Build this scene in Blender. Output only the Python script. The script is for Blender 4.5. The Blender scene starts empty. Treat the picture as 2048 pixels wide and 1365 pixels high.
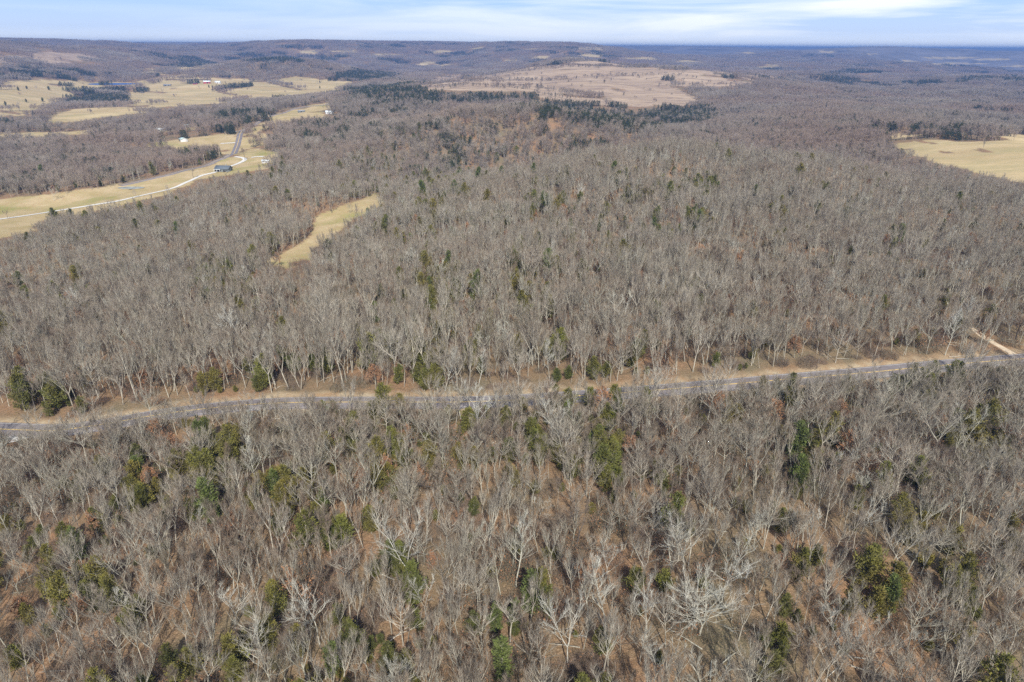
import bpy, math, random
import numpy as np
from mathutils import Matrix, Vector

# ---------------------------------------------------------------- camera, sky, sun, exposure
S = bpy.context.scene
COL = S.collection
CAM = np.array([0.0, 0.0, 100.0])
FPX, CU, CV = 1365.3, 1024.0, 682.5
PITCH, ROLL = math.radians(23.34), math.radians(0.33)
_F = np.array([0, math.cos(PITCH), -math.sin(PITCH)])
_R0 = np.array([1.0, 0, 0]); _U0 = np.array([0, math.sin(PITCH), math.cos(PITCH)])
_R = _R0*math.cos(ROLL)+_U0*math.sin(ROLL); _U = np.cross(_R, _F)
cam = bpy.data.cameras.new('camera'); cam.lens = 24.0; cam.sensor_width = 36.0
cam.clip_start = 1.0; cam.clip_end = 200000.0
camo = bpy.data.objects.new('camera', cam); COL.objects.link(camo)
camo.matrix_world = Matrix(((_R[0], _U[0], -_F[0], CAM[0]), (_R[1], _U[1], -_F[1], CAM[1]),
                            (_R[2], _U[2], -_F[2], CAM[2]), (0, 0, 0, 1)))
S.camera = camo
S.view_settings.view_transform = 'Standard'; S.view_settings.look = 'None'
S.view_settings.exposure = 0.42; S.view_settings.gamma = 1.0
S.cycles.use_denoising = False
S.cycles.max_bounces = 4; S.cycles.diffuse_bounces = 2; S.cycles.glossy_bounces = 1
S.cycles.transmission_bounces = 1; S.cycles.volume_bounces = 0; S.cycles.transparent_max_bounces = 8
SUN_EL, SUN_AZ = math.radians(41), math.radians(173)      # azimuth clockwise from +Y (north)
world = bpy.data.worlds.new('World'); S.world = world; world.use_nodes = True
def build_world():
    nt = world.node_tree; N = nt.nodes; L = nt.links
    for n in list(N): N.remove(n)
    out = N.new('ShaderNodeOutputWorld'); bg = N.new('ShaderNodeBackground')
    bg.inputs['Strength'].default_value = 0.118
    sky = N.new('ShaderNodeTexSky'); sky.sky_type = 'NISHITA'; sky.sun_disc = False
    sky.sun_elevation = SUN_EL; sky.sun_rotation = SUN_AZ
    sky.altitude = 300; sky.air_density = 1.0; sky.dust_density = 0.6; sky.ozone_density = 2.5
    tc = N.new('ShaderNodeTexCoord'); sep = N.new('ShaderNodeSeparateXYZ'); L.new(tc.outputs['Generated'], sep.inputs[0])
    # low blue band of the winter sky over the milky horizon
    ramp = N.new('ShaderNodeValToRGB'); L.new(sep.outputs['Z'], ramp.inputs[0])
    e = ramp.color_ramp.elements
    e[0].position = 0.0; e[0].color = (7.5, 8.0, 8.6, 1)
    m = e.new(0.007); m.color = (5.9, 6.6, 7.6, 1)
    e[1].position = 0.30; e[1].color = (1.0, 2.1, 5.0, 1)
    m = e.new(0.018); m.color = (4.4, 5.4, 7.1, 1)
    m = e.new(0.06); m.color = (2.9, 4.5, 7.6, 1)
    fac = N.new('ShaderNodeMapRange'); L.new(sep.outputs['Z'], fac.inputs[0])
    fac.inputs[1].default_value = 0.10; fac.inputs[2].default_value = 0.35
    mix = N.new('ShaderNodeMix'); mix.data_type = 'RGBA'
    L.new(fac.outputs[0], mix.inputs[0]); L.new(ramp.outputs[0], mix.inputs[6]); L.new(sky.outputs[0], mix.inputs[7])
    # thin cirrus, laid out on a high plane seen from the side
    mp = N.new('ShaderNodeMapping'); mp.inputs['Scale'].default_value = (2.0, 1.0, 22.0)
    mp.inputs['Rotation'].default_value = (0, math.radians(-4), 0)
    L.new(tc.outputs['Generated'], mp.inputs[0])
    nz = N.new('ShaderNodeTexNoise'); nz.inputs['Scale'].default_value = 1.6; nz.inputs['Detail'].default_value = 7
    nz.inputs['Roughness'].default_value = 0.55; nz.inputs['Distortion'].default_value = 0.5
    L.new(mp.outputs[0], nz.inputs[0])
    cr = N.new('ShaderNodeMapRange'); cr.inputs[1].default_value = 0.42; cr.inputs[2].default_value = 0.64
    L.new(nz.outputs[0], cr.inputs[0])
    # more cloud to the right
    rx = N.new('ShaderNodeMapRange'); rx.inputs[1].default_value = -0.5; rx.inputs[2].default_value = 0.5
    rx.inputs[3].default_value = 0.15; rx.inputs[4].default_value = 1.15
    L.new(sep.outputs['X'], rx.inputs[0])
    mu = N.new('ShaderNodeMath'); mu.operation = 'MULTIPLY'; L.new(cr.outputs[0], mu.inputs[0]); L.new(rx.outputs[0], mu.inputs[1])
    cm = N.new('ShaderNodeMix'); cm.data_type = 'RGBA'; L.new(mu.outputs[0], cm.inputs[0])
    L.new(mix.outputs[2], cm.inputs[6]); cm.inputs[7].default_value = (6.9, 7.3, 7.8, 1)
    L.new(cm.outputs[2], bg.inputs['Color']); L.new(bg.outputs[0], out.inputs[0])
build_world()
sun = bpy.data.lights.new('sun', 'SUN'); sun.energy = 4.7; sun.angle = math.radians(0.5); sun.color = (1.0, 0.95, 0.87)
suno = bpy.data.objects.new('sun', sun); COL.objects.link(suno)
_sd = Vector((math.sin(SUN_AZ)*math.cos(SUN_EL), math.cos(SUN_AZ)*math.cos(SUN_EL), math.sin(SUN_EL)))
suno.rotation_euler = _sd.to_track_quat('Z', 'Y').to_euler(); suno.location = (0, -50, 300)

# ---------------------------------------------------------------- measuring: photo angles <-> the land
def ray(u, v):
    u = np.asarray(u, float); v = np.asarray(v, float)
    d = _F[None, :] + ((u-CU)/FPX)[..., None]*_R[None, :] - ((v-CV)/FPX)[..., None]*_U[None, :]
    return d/np.hypot(d[..., 0], d[..., 1])[..., None]           # unit horizontal length
def pix(x, y, z):
    p = np.stack([x-CAM[0], y-CAM[1], z-CAM[2]], -1)
    w = p@_F; w = np.where(w > 1e-3, w, 1e-3)
    return CU+FPX*(p@_R)/w, CV-FPX*(p@_U)/w, (p@_F) > 1
def _hash(i, j, s):
    h = np.sin(i*127.1+j*311.7+s*74.7)*43758.5453
    return h-np.floor(h)
def vnoise(x, y, s=0):
    i = np.floor(x); j = np.floor(y); fx = x-i; fy = y-j
    fx = fx*fx*(3-2*fx); fy = fy*fy*(3-2*fy)
    a = _hash(i, j, s); b = _hash(i+1, j, s); c = _hash(i, j+1, s); d = _hash(i+1, j+1, s)
    return (a+(b-a)*fx)*(1-fy)+(c+(d-c)*fx)*fy-0.5
CPZ = [(0,1365,-8),(500,1365,-2),(1024,1365,0),(1500,1365,2),(2048,1365,-4),(0,1100,-9),(500,1100,-3),(1024,1100,0),
 (1500,1100,2),(2048,1100,0),(0,861,-6),(300,835,-4),(600,806,-2),(1024,800,0),(1500,766,2),(2048,719,3),
 (0,640,-8),(500,640,-4),(1024,640,1),(1500,600,4),(2048,600,5),(0,530,-18),(300,500,-16),(540,525,-12),(700,440,-12),
 (1024,480,2),(1500,480,4),(2048,480,3),(1024,400,3),(1400,380,5),(1800,400,2),
 (0,439,-25),(178,412,-25),(342,378,-25),(447,343,-25),(473,296,-26),(485,262,-24),(581,222,-16),(660,208,-12),
 (368,283,-28),(330,262,-30),(0,271,-34),(137,262,-34),(205,214,-30),(342,212,-26),(427,205,-24),(85,227,-30),
 (100,190,-22),(100,162,-2),(440,165,-12),(230,168,-18),(526,159,-10),(650,180,-14),(359,137,0),(437,123,15),(100,106,60),(0,118,30),
 (600,105,60),(700,140,0),(860,130,-5),(800,155,-20),(1083,115,20),(1192,111,30),(1298,118,10),
 (1150,124,45),(1250,200,-5),(1350,170,10),(1100,165,12),(950,160,0),(1000,145,25),(1400,145,30),(1180,205,-6),
 (1550,160,0),(1800,160,-20),(2048,160,-25),(1600,200,-8),(2000,200,-20),(1751,263,-4),(2048,272,-6),(2048,350,-4),(1900,300,-3),
 (1546,134,-5),(1900,125,-10),(2048,120,0),(1600,110,30)]
CPA = [(850,520,-6),(1000,560,10),(1200,580,15),(1400,600,16),(1700,590,12),(1950,560,4),(880,720,-34),(1100,730,-34),(1350,750,-32),(1650,790,-24),
 (930,980,8),(1080,1000,15),(1250,1010,8),(1420,1000,-8),(950,1210,-30),(1150,1210,-30),(1350,1200,-26),(1000,880,-16),(1150,880,-16),(780,1150,-14),
 (760,1450,0),(900,1480,3),(1050,1440,-3),(1200,1300,-12),
 (30,4200,86),(200,4300,72),(100,4900,50),(-100,4300,84),(50,5600,116),(200,5600,120),(320,6200,80),(450,5800,92),(600,5000,118),
 (750,5200,112),(850,5500,108),(990,5600,126),(1040,6200,84),(1100,5700,124),(1170,6000,82),(560,3000,42),(500,3000,30),(640,3000,26),(560,3800,0),(750,3600,-10),
 (950,3300,-10),(1100,3200,-5),(1300,3100,-5),(1000,4300,15),(1250,4400,10),
 (1730,8200,132),(1600,8000,84),(1500,9000,80),(2048,9000,84),(1300,9000,84),(1900,8000,80),(1850,5000,-10),(1700,3200,-5),(1700,2700,-25),(1950,3400,0),(350,14000,106)] + \
 [(u, d, z) for u in (-300, 0, 512, 1024, 1536, 2048, 2400) for d, z in ((14000, 100), (26000, 96))] + \
 [(-900, 100, -8), (-900, 1000, -25), (-900, 5000, 80), (3000, 100, 0), (3000, 1000, -5), (3000, 5000, 0), (1024, 30, 0)]
_pts = []
for u, v, z in CPZ:
    r = ray([u], [v])[0]; D = (z-CAM[2])/r[2]; _pts.append((math.atan2(r[0], r[1]), math.log(D), z))
for u, D, z in CPA:
    r = ray([u], [93])[0]; _pts.append((math.atan2(r[0], r[1]), math.log(D), z))
_P = np.array(_pts); _A = np.stack([_P[:, 0]*1.8, _P[:, 1]], 1)
def _tps(r2): return 0.5*r2*np.log(r2+1e-9)
_n = len(_A); _K = _tps(((_A[:, None]-_A[None])**2).sum(-1))+np.eye(_n)*0.002
_Q = np.hstack([np.ones((_n, 1)), _A]); _M = np.zeros((_n+3, _n+3)); _M[:_n, :_n] = _K; _M[:_n, _n:] = _Q; _M[_n:, :_n] = _Q.T
_W = np.linalg.solve(_M, np.concatenate([_P[:, 2], np.zeros(3)]))
def height(x, y):
    """height of the land over a plan position"""
    x = np.asarray(x, float); y = np.asarray(y, float); sh = x.shape; x = x.ravel(); y = y.ravel()
    D = np.clip(np.hypot(x, y), 25, 26000); az = np.clip(np.arctan2(x, y), -1.15, 1.15)
    out = np.empty_like(x)
    for s in range(0, len(x), 40000):
        a = np.stack([az[s:s+40000]*1.8, np.log(D[s:s+40000])], 1)
        d2 = ((a[:, None]-_A[None])**2).sum(-1)
        out[s:s+40000] = _tps(d2)@_W[:_n]+_W[_n]+a@_W[_n+1:]
    g = np.clip((D-60)/500, 0, 1)
    out += vnoise(x/60, y/60, 1)*(1.2+6*g)+vnoise(x/190+9, y/190, 2)*15*g
    f = np.clip((D-1500)/3000, 0, 1)
    out += f*(vnoise(x/900, y/900, 3)*46+vnoise(x/380, y/380, 4)*22)
    f = np.clip((D-6000)/6000, 0, 1)
    out += f*vnoise(x/2600, y/2600, 5)*70
    out = np.where(out > 102, 102+24*np.tanh((out-102)/24), out)
    for cx, cy, rx, ry, z0 in PONDS:
        m = (np.abs(x-cx) < rx*2.3) & (np.abs(y-cy) < ry*2.3)
        if m.any():
            e = np.hypot((x[m]-cx)/rx, (y[m]-cy)/ry); tg = z0+np.interp(e, [0, .95, 1.12, 3], [-1.5, -.9, .35, .35]); w = np.interp(e, [0, 1.3, 2.2], [1, 1, 0]); out[m] = out[m]*(1-w)+tg*w
    return out.reshape(sh)
PONDS = []
def ground_at(u, v, dmin=40, dmax=40000):
    """where the sight line of a photo point meets the land: the nearest crossing past dmin"""
    r = ray([u], [v])[0]; D = np.exp(np.linspace(math.log(dmin), math.log(dmax), 3000))
    z = CAM[2]+r[2]*D; h = height(r[0]*D, r[1]*D); k = np.argmax(z < h)
    if not (z < h).any(): k = len(D)-1
    return np.array([r[0]*D[k], r[1]*D[k], h[k]])
for _u, _v, _rx, _ry, _a, _b in ((228, 168.3, 78, 58, 1500, 4000), (262, 376, 12, 6, 500, 1200)):
    _p = ground_at(_u, _v, _a, _b); PONDS.append((_p[0], _p[1], _rx, _ry, _p[2]))
def inpoly(px, py, poly):
    c = np.zeros(px.shape, bool); n = len(poly)
    for i in range(n):
        x0, y0 = poly[i]; x1, y1 = poly[(i+1) % n]
        if y0 == y1: continue
        t = ((y0 > py) != (y1 > py)) & (px < (x1-x0)*(py-y0)/(y1-y0)+x0); c ^= t
    return c
# open land: (kind, dmin, dmax, outline)
OPEN = [
 ('grass', 400, 1300, [(-80,412),(0,407),(68,400),(143,390),(219,376),(239,369),(308,361),(342,351),(410,337),(461,317),(490,303),(533,299),(543,320),(540,333),(461,347),(410,354),(342,381),(239,405),(171,419),(85,436),(51,456),(0,467),(-80,480)]),
 ('grass', 700, 1700, [(306,289),(362,279),(431,267),(460,272),(472,260),(475,296),(461,313),(440,300),(427,296),(362,288)]),
 ('grass', 700, 1900, [(485,279),(513,249),(560,230),(598,216),(649,209),(680,206),(649,227),(600,233),(581,236),(540,252),(505,282),(489,302)]),
 ('grass', 900, 2600, [(312,263),(312,260),(325,257),(338,254),(342,258),(335,264)]),('grass', 900, 2600, [(274,262),(296,260),(298,266),(276,267)]),('grass', 900, 2600, [(360,252),(388,250),(388,256),(362,258)]),
 ('hay', 1400, 3600, [(-80,190),(0,176),(44,163),(85,160),(137,163),(161,166),(191,176),(154,190),(120,207),(85,227),(40,226),(0,231),(-80,236)]),
 ('hay', 1300, 3600, [(284,162),(362,149),(444,156),(526,160),(588,154),(640,158),(700,166),(690,174),(649,184),(581,190),(513,197),(427,207),(342,214),(290,213),(273,206),(219,199),(239,190),(290,180),(267,174)]),
 ('hay', 1100, 2600, [(85,236),(137,224),(205,214),(308,215),(300,224),(230,228),(154,238),(100,244)]),
 ('grass', 900, 2600, [(-80,274),(0,268),(137,262),(205,261),(171,268),(0,274),(-80,280)]),
 ('pink', 2500, 5200, [(-60,124),(0,115),(103,104),(164,108),(178,118),(130,132),(51,128),(0,125)]),
 ('hay', 2500, 5000, [(359,136),(437,123),(425,128),(386,140)]), ('hay', 2300, 5000, [(290,137),(330,140),(362,147),(300,143)]),
 ('grass', 200, 700, [(517,526),(550,513),(586,493),(618,466),(629,433),(663,421),(696,410),(746,388),(776,395),(754,408),(712,426),(676,453),(646,473),(625,486),(625,512),(588,526),(546,534)]),
 ('hay', 400, 1500, [(1751,263),(1861,268),(2048,272),(2200,278),(2200,366),(2048,356),(1980,344),(1895,323),(1792,280)]),
 ('pink', 1200, 3300, [(820,171),(902,149),(973,140),(1093,132),(1154,121),(1247,127),(1330,134),(1420,137),(1500,146),(1580,156),(1500,158),(1440,160),(1500,168),(1400,172),(1370,180),(1404,196),(1385,212),(1330,208),(1280,214),(1170,207),(1062,192),(1076,181),(973,178),(854,178)]),
]
def _ell(k, u, v, a, b, dmin=2400, dmax=20000):
    return (k, dmin, dmax, [(u+a*math.cos(t)*(1+.25*math.sin(3*t+u)), v+b*math.sin(t)) for t in np.linspace(0, 6.28, 13)[:-1]])
for a in [(625,105,24,5),(860,128,20,5),(885,131,20,2),(1083,115,20,3),(1028,121,25,2),(1192,111,32,3),(1298,117,44,2.5),(1383,124,27,3),
          (1178,97,30,2.5),(768,110,30,2),(881,104,25,3.5),(1072,99,12,2),(1546,132,25,3.5),(1495,106,20,2),(1649,104,13,2),(1895,116,55,1.8),
          (1900,128,60,1.6),(1810,123,20,2.5),(1987,119,30,1.7),(2031,132,22,1.6),(1727,153,15,2),(700,103,20,1.5),(955,96,10,2),(1740,108,10,1)]:
    OPEN.append(_ell('hay', *a))
OPEN.append(_ell('pond', 232, 168.5, 42, 3.2, 1400, 4000)); OPEN.append(_ell('pond', 262, 376, 27, 3.0, 500, 1200))
KINDS = ('grass', 'hay', 'pink', 'pond')
def open_land(x, y, z, clear=0.0, wob=1.0):
    """for each plan position: 0 woods, 1 grass, 2 hay, 3 pinkish old field, 4 pond"""
    D = np.hypot(x, y); out = np.zeros(x.shape, np.int8)
    g = np.clip(D/800, .3, 3)
    x2 = x+wob*g*(15*vnoise(x/22+3, y/22, 8)+30*vnoise(x/90, y/90, 9)*(g > .9)); y2 = y+wob*g*(15*vnoise(x/22, y/22+7, 10)+50*vnoise(x/90, y/90, 11)*(g > .9))
    for dz in ((0,) if not clear else (0, clear*.5, clear)):
        u, v, ok = pix(x2, y2, z+dz)
        for kind, a, b, poly in OPEN:
            xs = [p[0] for p in poly]; ys = [p[1] for p in poly]
            m = ok & (D > a) & (D < b) & (u > min(xs)) & (u < max(xs)) & (v > min(ys)) & (v < max(ys))
            if m.any():
                idx = np.nonzero(m)[0]; q = inpoly(u[idx], v[idx], poly); out[idx[q]] = np.where(out[idx[q]] == 0, KINDS.index(kind)+1, out[idx[q]])
    u, v, ok = pix(x, y, z)
    for x0, y0, x1, y1, h in HEDGES:
        t = np.clip(((u-x0)*(x1-x0)+(v-y0)*(y1-y0))/((x1-x0)**2+(y1-y0)**2), 0, 1)
        m = ok & (D > 900) & (D < 4200) & (((u-x0-t*(x1-x0))/1.6)**2+(v-y0-t*(y1-y0))**2 < (h*(1+.5*vnoise(x/30, y/30, 14)))**2); out[m & (out > 0) & (out < 4)] = 0
    out[(out == 3) & (vnoise(x/150, y/42, 15)+.5*vnoise(x/50, y/25, 16) > .33)] = 0
    out[(out == 2) & (vnoise(x/170, y/60, 17)+.5*vnoise(x/50, y/30, 18) > .43)] = 0
    for cx, cy, rx, ry, z0 in PONDS: out[np.hypot((x-cx)/rx, (y-cy)/ry) < 1.35] = 4
    return out
HEDGES = [(151,191,232,184,3.5),(137,209,250,205,4),(92,230,140,203,5),(234,177,282,176,2),(430,175,452,185,2.5),(437,184,470,190,1.6),(526,162,601,180,1.6),
          (0,222,40,228,2.5),(270,183,330,186,1.2),(1830,282,1870,288,1.3),(1880,303,1960,318,2.0),(1960,300,2048,330,2.5),(330,160,420,160,1.2),(1700,305,1900,325,1.5)]
# ---------------------------------------------------------------- materials
def mat(name, build):
    m = bpy.data.materials.new(name); m.use_nodes = True; nt = m.node_tree; N = nt.nodes
    b = N['Principled BSDF']; b.inputs['Roughness'].default_value = 0.9; b.inputs['Specular IOR Level'].default_value = 0.15
    build(nt, N, nt.links, b); return m
def mixc(N, L, f, a, b):
    n = N.new('ShaderNodeMix'); n.data_type = 'RGBA'
    for s, val in ((0, f), (6, a), (7, b)):
        if isinstance(val, (tuple, float, int)): n.inputs[s].default_value = (*val, 1) if isinstance(val, tuple) else val
        else: L.new(val, n.inputs[s])
    return n.outputs[2]
def noise(N, L, scale, detail=3, rough=0.55, vec=None, lo=0.35, hi=0.65):
    n = N.new('ShaderNodeTexNoise'); n.inputs['Scale'].default_value = scale; n.inputs['Detail'].default_value = detail
    n.inputs['Roughness'].default_value = rough
    if vec is None: vec = N.new('ShaderNodeNewGeometry').outputs['Position']
    L.new(vec, n.inputs[0]); r = N.new('ShaderNodeMapRange'); r.inputs[1].default_value = lo; r.inputs[2].default_value = hi
    L.new(n.outputs[0], r.inputs[0]); return r.outputs[0]
def plain(c, rough=0.8, vary=0.15, scale=0.6):
    def b(nt, N, L, bs):
        tc = N.new('ShaderNodeTexCoord').outputs['Object']
        L.new(mixc(N, L, noise(N, L, scale, 4, .6, tc), tuple(x*(1-vary) for x in c), tuple(min(1, x*(1+vary)) for x in c)), bs.inputs['Base Color'])
        bs.inputs['Roughness'].default_value = rough
    return b
def varied(c1, c2, c3=None, trans=None, big=0.045):
    """a colour that differs from tree to tree and patchily within the wood"""
    def b(nt, N, L, bs):
        r = N.new('ShaderNodeObjectInfo').outputs['Random']
        c = mixc(N, L, r, c1, c2)
        if c3: c = mixc(N, L, noise(N, L, big, 3, .6, None, .42, .62), c, c3)
        f = noise(N, L, 0.7, 2, .5); c = mixc(N, L, f, c, mixc(N, L, 0.45, c, (0.05, 0.045, 0.04)))
        L.new(c, bs.inputs['Base Color'])
    return b
M = {
 'bark': mat('grey_bark', varied((.60, .55, .45), (.34, .30, .235), (.46, .44, .35))),
 'twig': mat('grey_twigs', varied((.39, .34, .265), (.19, .155, .12), (.26, .195, .14), None, .022)),
 'bark_w': mat('white_bark', varied((.64, .62, .54), (.44, .42, .35), (.50, .48, .39))),
 'bark_d': mat('dark_bark', varied((.10, .085, .075), (.15, .13, .11))),
 'twig_r': mat('reddish_twigs', varied((.27, .20, .155), (.18, .14, .11), (.22, .19, .13))),
 'leaf_g': mat('olive_leaves', varied((.14, .15, .05), (.10, .11, .04))),
 'leaf_b': mat('brown_leaves', varied((.42, .21, .10), (.33, .17, .09))),
 'cedar': mat('cedar_foliage', varied((.17, .18, .035), (.10, .115, .028), (.21, .175, .04))),
 'pine': mat('pine_foliage', varied((.14, .175, .045), (.11, .14, .035))),
 'ftwig': mat('far_twigs', varied((.40, .345, .275), (.24, .20, .16), (.33, .25, .19), None, .0035)),
 'fcedar': mat('far_cedar', varied((.07, .085, .03), (.045, .06, .024))),
}
def ground_mat(nt, N, L, bs):
    def att(nm):
        a = N.new('ShaderNodeAttribute'); a.attribute_name = nm; return a
    z = N.new('ShaderNodeSeparateColor'); L.new(att('zone').outputs['Color'], z.inputs[0])
    z2 = N.new('ShaderNodeSeparateColor'); L.new(att('zone2').outputs['Color'], z2.inputs[0])
    litter = mixc(N, L, noise(N, L, 0.9, 5, .7), (.35, .195, .105), (.17, .105, .06))
    litter = mixc(N, L, noise(N, L, 0.035, 4, .6), litter, (.15, .13, .08))
    litter = mixc(N, L, noise(N, L, 3.5, 3, .7, None, .5, .75), litter, (.44, .31, .20))
    grass = mixc(N, L, noise(N, L, 0.05, 5, .65), (.50, .40, .235), (.37, .30, .14))
    grass = mixc(N, L, noise(N, L, 0.018, 3, .6, None, .52, .68), grass, (.27, .27, .09))
    grass = mixc(N, L, noise(N, L, 0.5, 4, .7, None, .45, .75), grass, (.42, .27, .15))
    st = N.new('ShaderNodeMapping'); st.inputs['Scale'].default_value = (.25, 1, 1); L.new(N.new('ShaderNodeNewGeometry').outputs['Position'], st.inputs[0])
    hay = mixc(N, L, noise(N, L, 0.012, 6, .7, st.outputs[0]), (.54, .42, .235), (.39, .29, .15))
    hay = mixc(N, L, noise(N, L, 0.03, 6, .75, st.outputs[0], .46, .66), hay, (.33, .28, .14))
    pink = mixc(N, L, noise(N, L, 0.012, 7, .75, st.outputs[0]), (.46, .35, .24), (.32, .235, .165))
    pink = mixc(N, L, noise(N, L, 0.05, 6, .8, st.outputs[0], .50, .62), pink, (.22, .16, .12))
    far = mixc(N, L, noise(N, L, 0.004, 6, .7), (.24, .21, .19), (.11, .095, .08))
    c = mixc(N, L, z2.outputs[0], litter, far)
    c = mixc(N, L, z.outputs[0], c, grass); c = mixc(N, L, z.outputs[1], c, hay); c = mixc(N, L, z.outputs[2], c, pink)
    c = mixc(N, L, z2.outputs[1], c, mixc(N, L, noise(N, L, .25, 4), (.45, .36, .235), (.36, .24, .135)))
    L.new(c, bs.inputs['Base Color']); bs.inputs['Roughness'].default_value = 1.0; bs.inputs['Specular IOR Level'].default_value = 0.0
    bp = N.new('ShaderNodeBump'); bp.inputs['Distance'].default_value = 0.25; bp.inputs['Strength'].default_value = .6
    L.new(noise(N, L, 1.6, 4, .7), bp.inputs['Height']); L.new(bp.outputs[0], bs.inputs['Normal'])
M['ground'] = mat('land_cover', ground_mat)
def asphalt(nt, N, L, bs):
    c = mixc(N, L, noise(N, L, 0.5, 5, .7), (.22, .195, .195), (.17, .15, .15))
    L.new(mixc(N, L, noise(N, L, .08, 4, .6, None, .5, .7), c, (.27, .245, .235)), bs.inputs['Base Color'])
M['asphalt'] = mat('worn_asphalt', asphalt)
M['gravel'] = mat('white_gravel', plain((.62, .59, .53), .95, .2, 1.5))
M['dirt'] = mat('pale_dirt', plain((.50, .40, .28), .95, .25, .6))
M['yellow'] = mat('yellow_paint', plain((.60, .42, .15), .7, .15, 2))
M['whitep'] = mat('white_paint', plain((.62, .60, .56), .7, .15, 2))
def water(nt, N, L, bs):
    bs.inputs['Base Color'].default_value = (.03, .10, .30, 1); bs.inputs['Roughness'].default_value = .4; bs.inputs['Specular IOR Level'].default_value = .12  # blue of the mirrored sky is painted into the base colour, little real reflection
M['water'] = mat('pond_water', water)
# ---------------------------------------------------------------- mesh helpers
def link_mesh(name, V, F, mt, parent=None, link=True):
    """V (n,3); F list of face index arrays [(k, m) arrays]"""
    me = bpy.data.meshes.new(name)
    V = np.asarray(V, np.float32); F = [np.asarray(f, np.int32) for f in F if len(f)]
    loops = np.concatenate([f.ravel() for f in F]); tot = np.concatenate([np.full(len(f), f.shape[1], np.int32) for f in F])
    st = np.concatenate([[0], np.cumsum(tot)[:-1]]).astype(np.int32)
    me.vertices.add(len(V)); me.vertices.foreach_set('co', V.ravel())
    me.loops.add(len(loops)); me.loops.foreach_set('vertex_index', loops)
    me.polygons.add(len(tot)); me.polygons.foreach_set('loop_start', st)
    me.update(calc_edges=True)
    if isinstance(mt, (list, tuple)):
        for q in mt: me.materials.append(q)
    else: me.materials.append(mt)
    o = bpy.data.objects.new(name, me)
    if link: COL.objects.link(o)
    if parent is not None: o.parent = parent
    return o
def tag(o, label=None, cat=None, group=None, kind=None):
    for k, v in (('label', label), ('category', cat), ('group', group), ('kind', kind)):
        if v: o[k] = v
    return o
def empty(name, loc, rz=0.0, sc=1.0):
    o = bpy.data.objects.new(name, None); COL.objects.link(o); o.location = loc; o.rotation_euler = (0, 0, rz); o.scale = (sc, sc, sc); return o
# ---------------------------------------------------------------- the land
def build_ground():
    az = np.radians(np.concatenate([np.arange(-180, -56, 6), np.arange(-56, 56.01, 0.22), np.arange(60, 180, 6)]))
    D = np.exp(np.concatenate([[math.log(3), math.log(12), math.log(25)], np.arange(math.log(36), math.log(24000), 0.0065)]))
    A, R = np.meshgrid(az, D); X = R*np.sin(A); Y = R*np.cos(A); Z = height(X, Y)
    na, nd = len(az), len(D)
    x, y, z = X.ravel(), Y.ravel(), Z.ravel()
    zn = open_land(x, y, z, 3.0)
    # ponds: a flat, sunken bed
    n = na*nd; V = np.stack([x, y, z], 1)
    V = np.vstack([V, [[0, 0, float(height(np.array([0.]), np.array([0.]))[0])]]])
    i = np.arange(nd-1)[:, None]*na; j = np.arange(na)[None, :]; jn = (j+1) % na
    q = np.stack([i+j, i+jn, i+na+jn, i+na+j], -1).reshape(-1, 4)[:, ::-1]
    t = np.stack([np.full(na, n), np.arange(na), (np.arange(na)+1) % na], 1)[:, ::-1]
    o = link_mesh('ground', V, [q, t], M['ground']); me = o.data
    me.polygons.foreach_set('use_smooth', np.ones(len(me.polygons), bool))
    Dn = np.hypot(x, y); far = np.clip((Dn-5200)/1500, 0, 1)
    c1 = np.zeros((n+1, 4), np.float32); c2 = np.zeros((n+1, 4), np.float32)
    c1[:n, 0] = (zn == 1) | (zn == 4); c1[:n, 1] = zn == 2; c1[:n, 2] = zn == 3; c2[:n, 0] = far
    # verge along the near road
    d = road_distance(x, y, ROAD_NEAR); m = np.clip(1-np.abs(d-.8)/7.6, 0, 1)*(Dn < 600)
    c2[:n, 1] = np.clip(m*2.2+vnoise(x/3, y/3, 5)*.8, 0, 1)*(m > 0)
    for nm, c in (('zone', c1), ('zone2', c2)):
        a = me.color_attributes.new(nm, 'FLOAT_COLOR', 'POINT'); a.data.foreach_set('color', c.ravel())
    tag(o, kind='structure')
def resample(P, step):
    P = np.asarray(P, float)
    # Catmull-Rom through the points, then even steps
    Q = [P[0]+(P[0]-P[1])] + list(P) + [P[-1]+(P[-1]-P[-2])]; out = []
    for k in range(1, len(Q)-2):
        for t in np.linspace(0, 1, 24, endpoint=False):
            out.append(.5*((2*Q[k])+(-Q[k-1]+Q[k+1])*t+(2*Q[k-1]-5*Q[k]+4*Q[k+1]-Q[k+2])*t*t+(-Q[k-1]+3*Q[k]-3*Q[k+1]+Q[k+2])*t**3))
    out.append(Q[-2]); out = np.array(out); s = np.concatenate([[0], np.cumsum(np.hypot(*np.diff(out, axis=0).T))])
    m = max(2, int(s[-1]/step)); t = np.linspace(0, s[-1], m)
    return np.stack([np.interp(t, s, out[:, 0]), np.interp(t, s, out[:, 1])], 1)
def line_px(pts, dmin=100, dmax=4000, step=3.0):
    return resample([ground_at(u, v, dmin, dmax)[:2] for u, v in pts], step)
def road_distance(x, y, P):
    """signed-ish distance to a centre line (positive on its far side)"""
    out = np.full(x.shape, 1e9); sub = P[::2]
    m = (x > P[:, 0].min()-40) & (x < P[:, 0].max()+40) & (y > P[:, 1].min()-40) & (y < P[:, 1].max()+40)
    if m.any():
        X = x[m]; Y = y[m]; best = np.full(X.shape, 1e9); yy = np.zeros(X.shape)
        for p in sub:
            d = np.hypot(X-p[0], Y-p[1]); c = d < best; best = np.where(c, d, best); yy = np.where(c, Y-p[1], yy)
        out[m] = best*np.sign(yy+1e-9)
    return out
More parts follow.
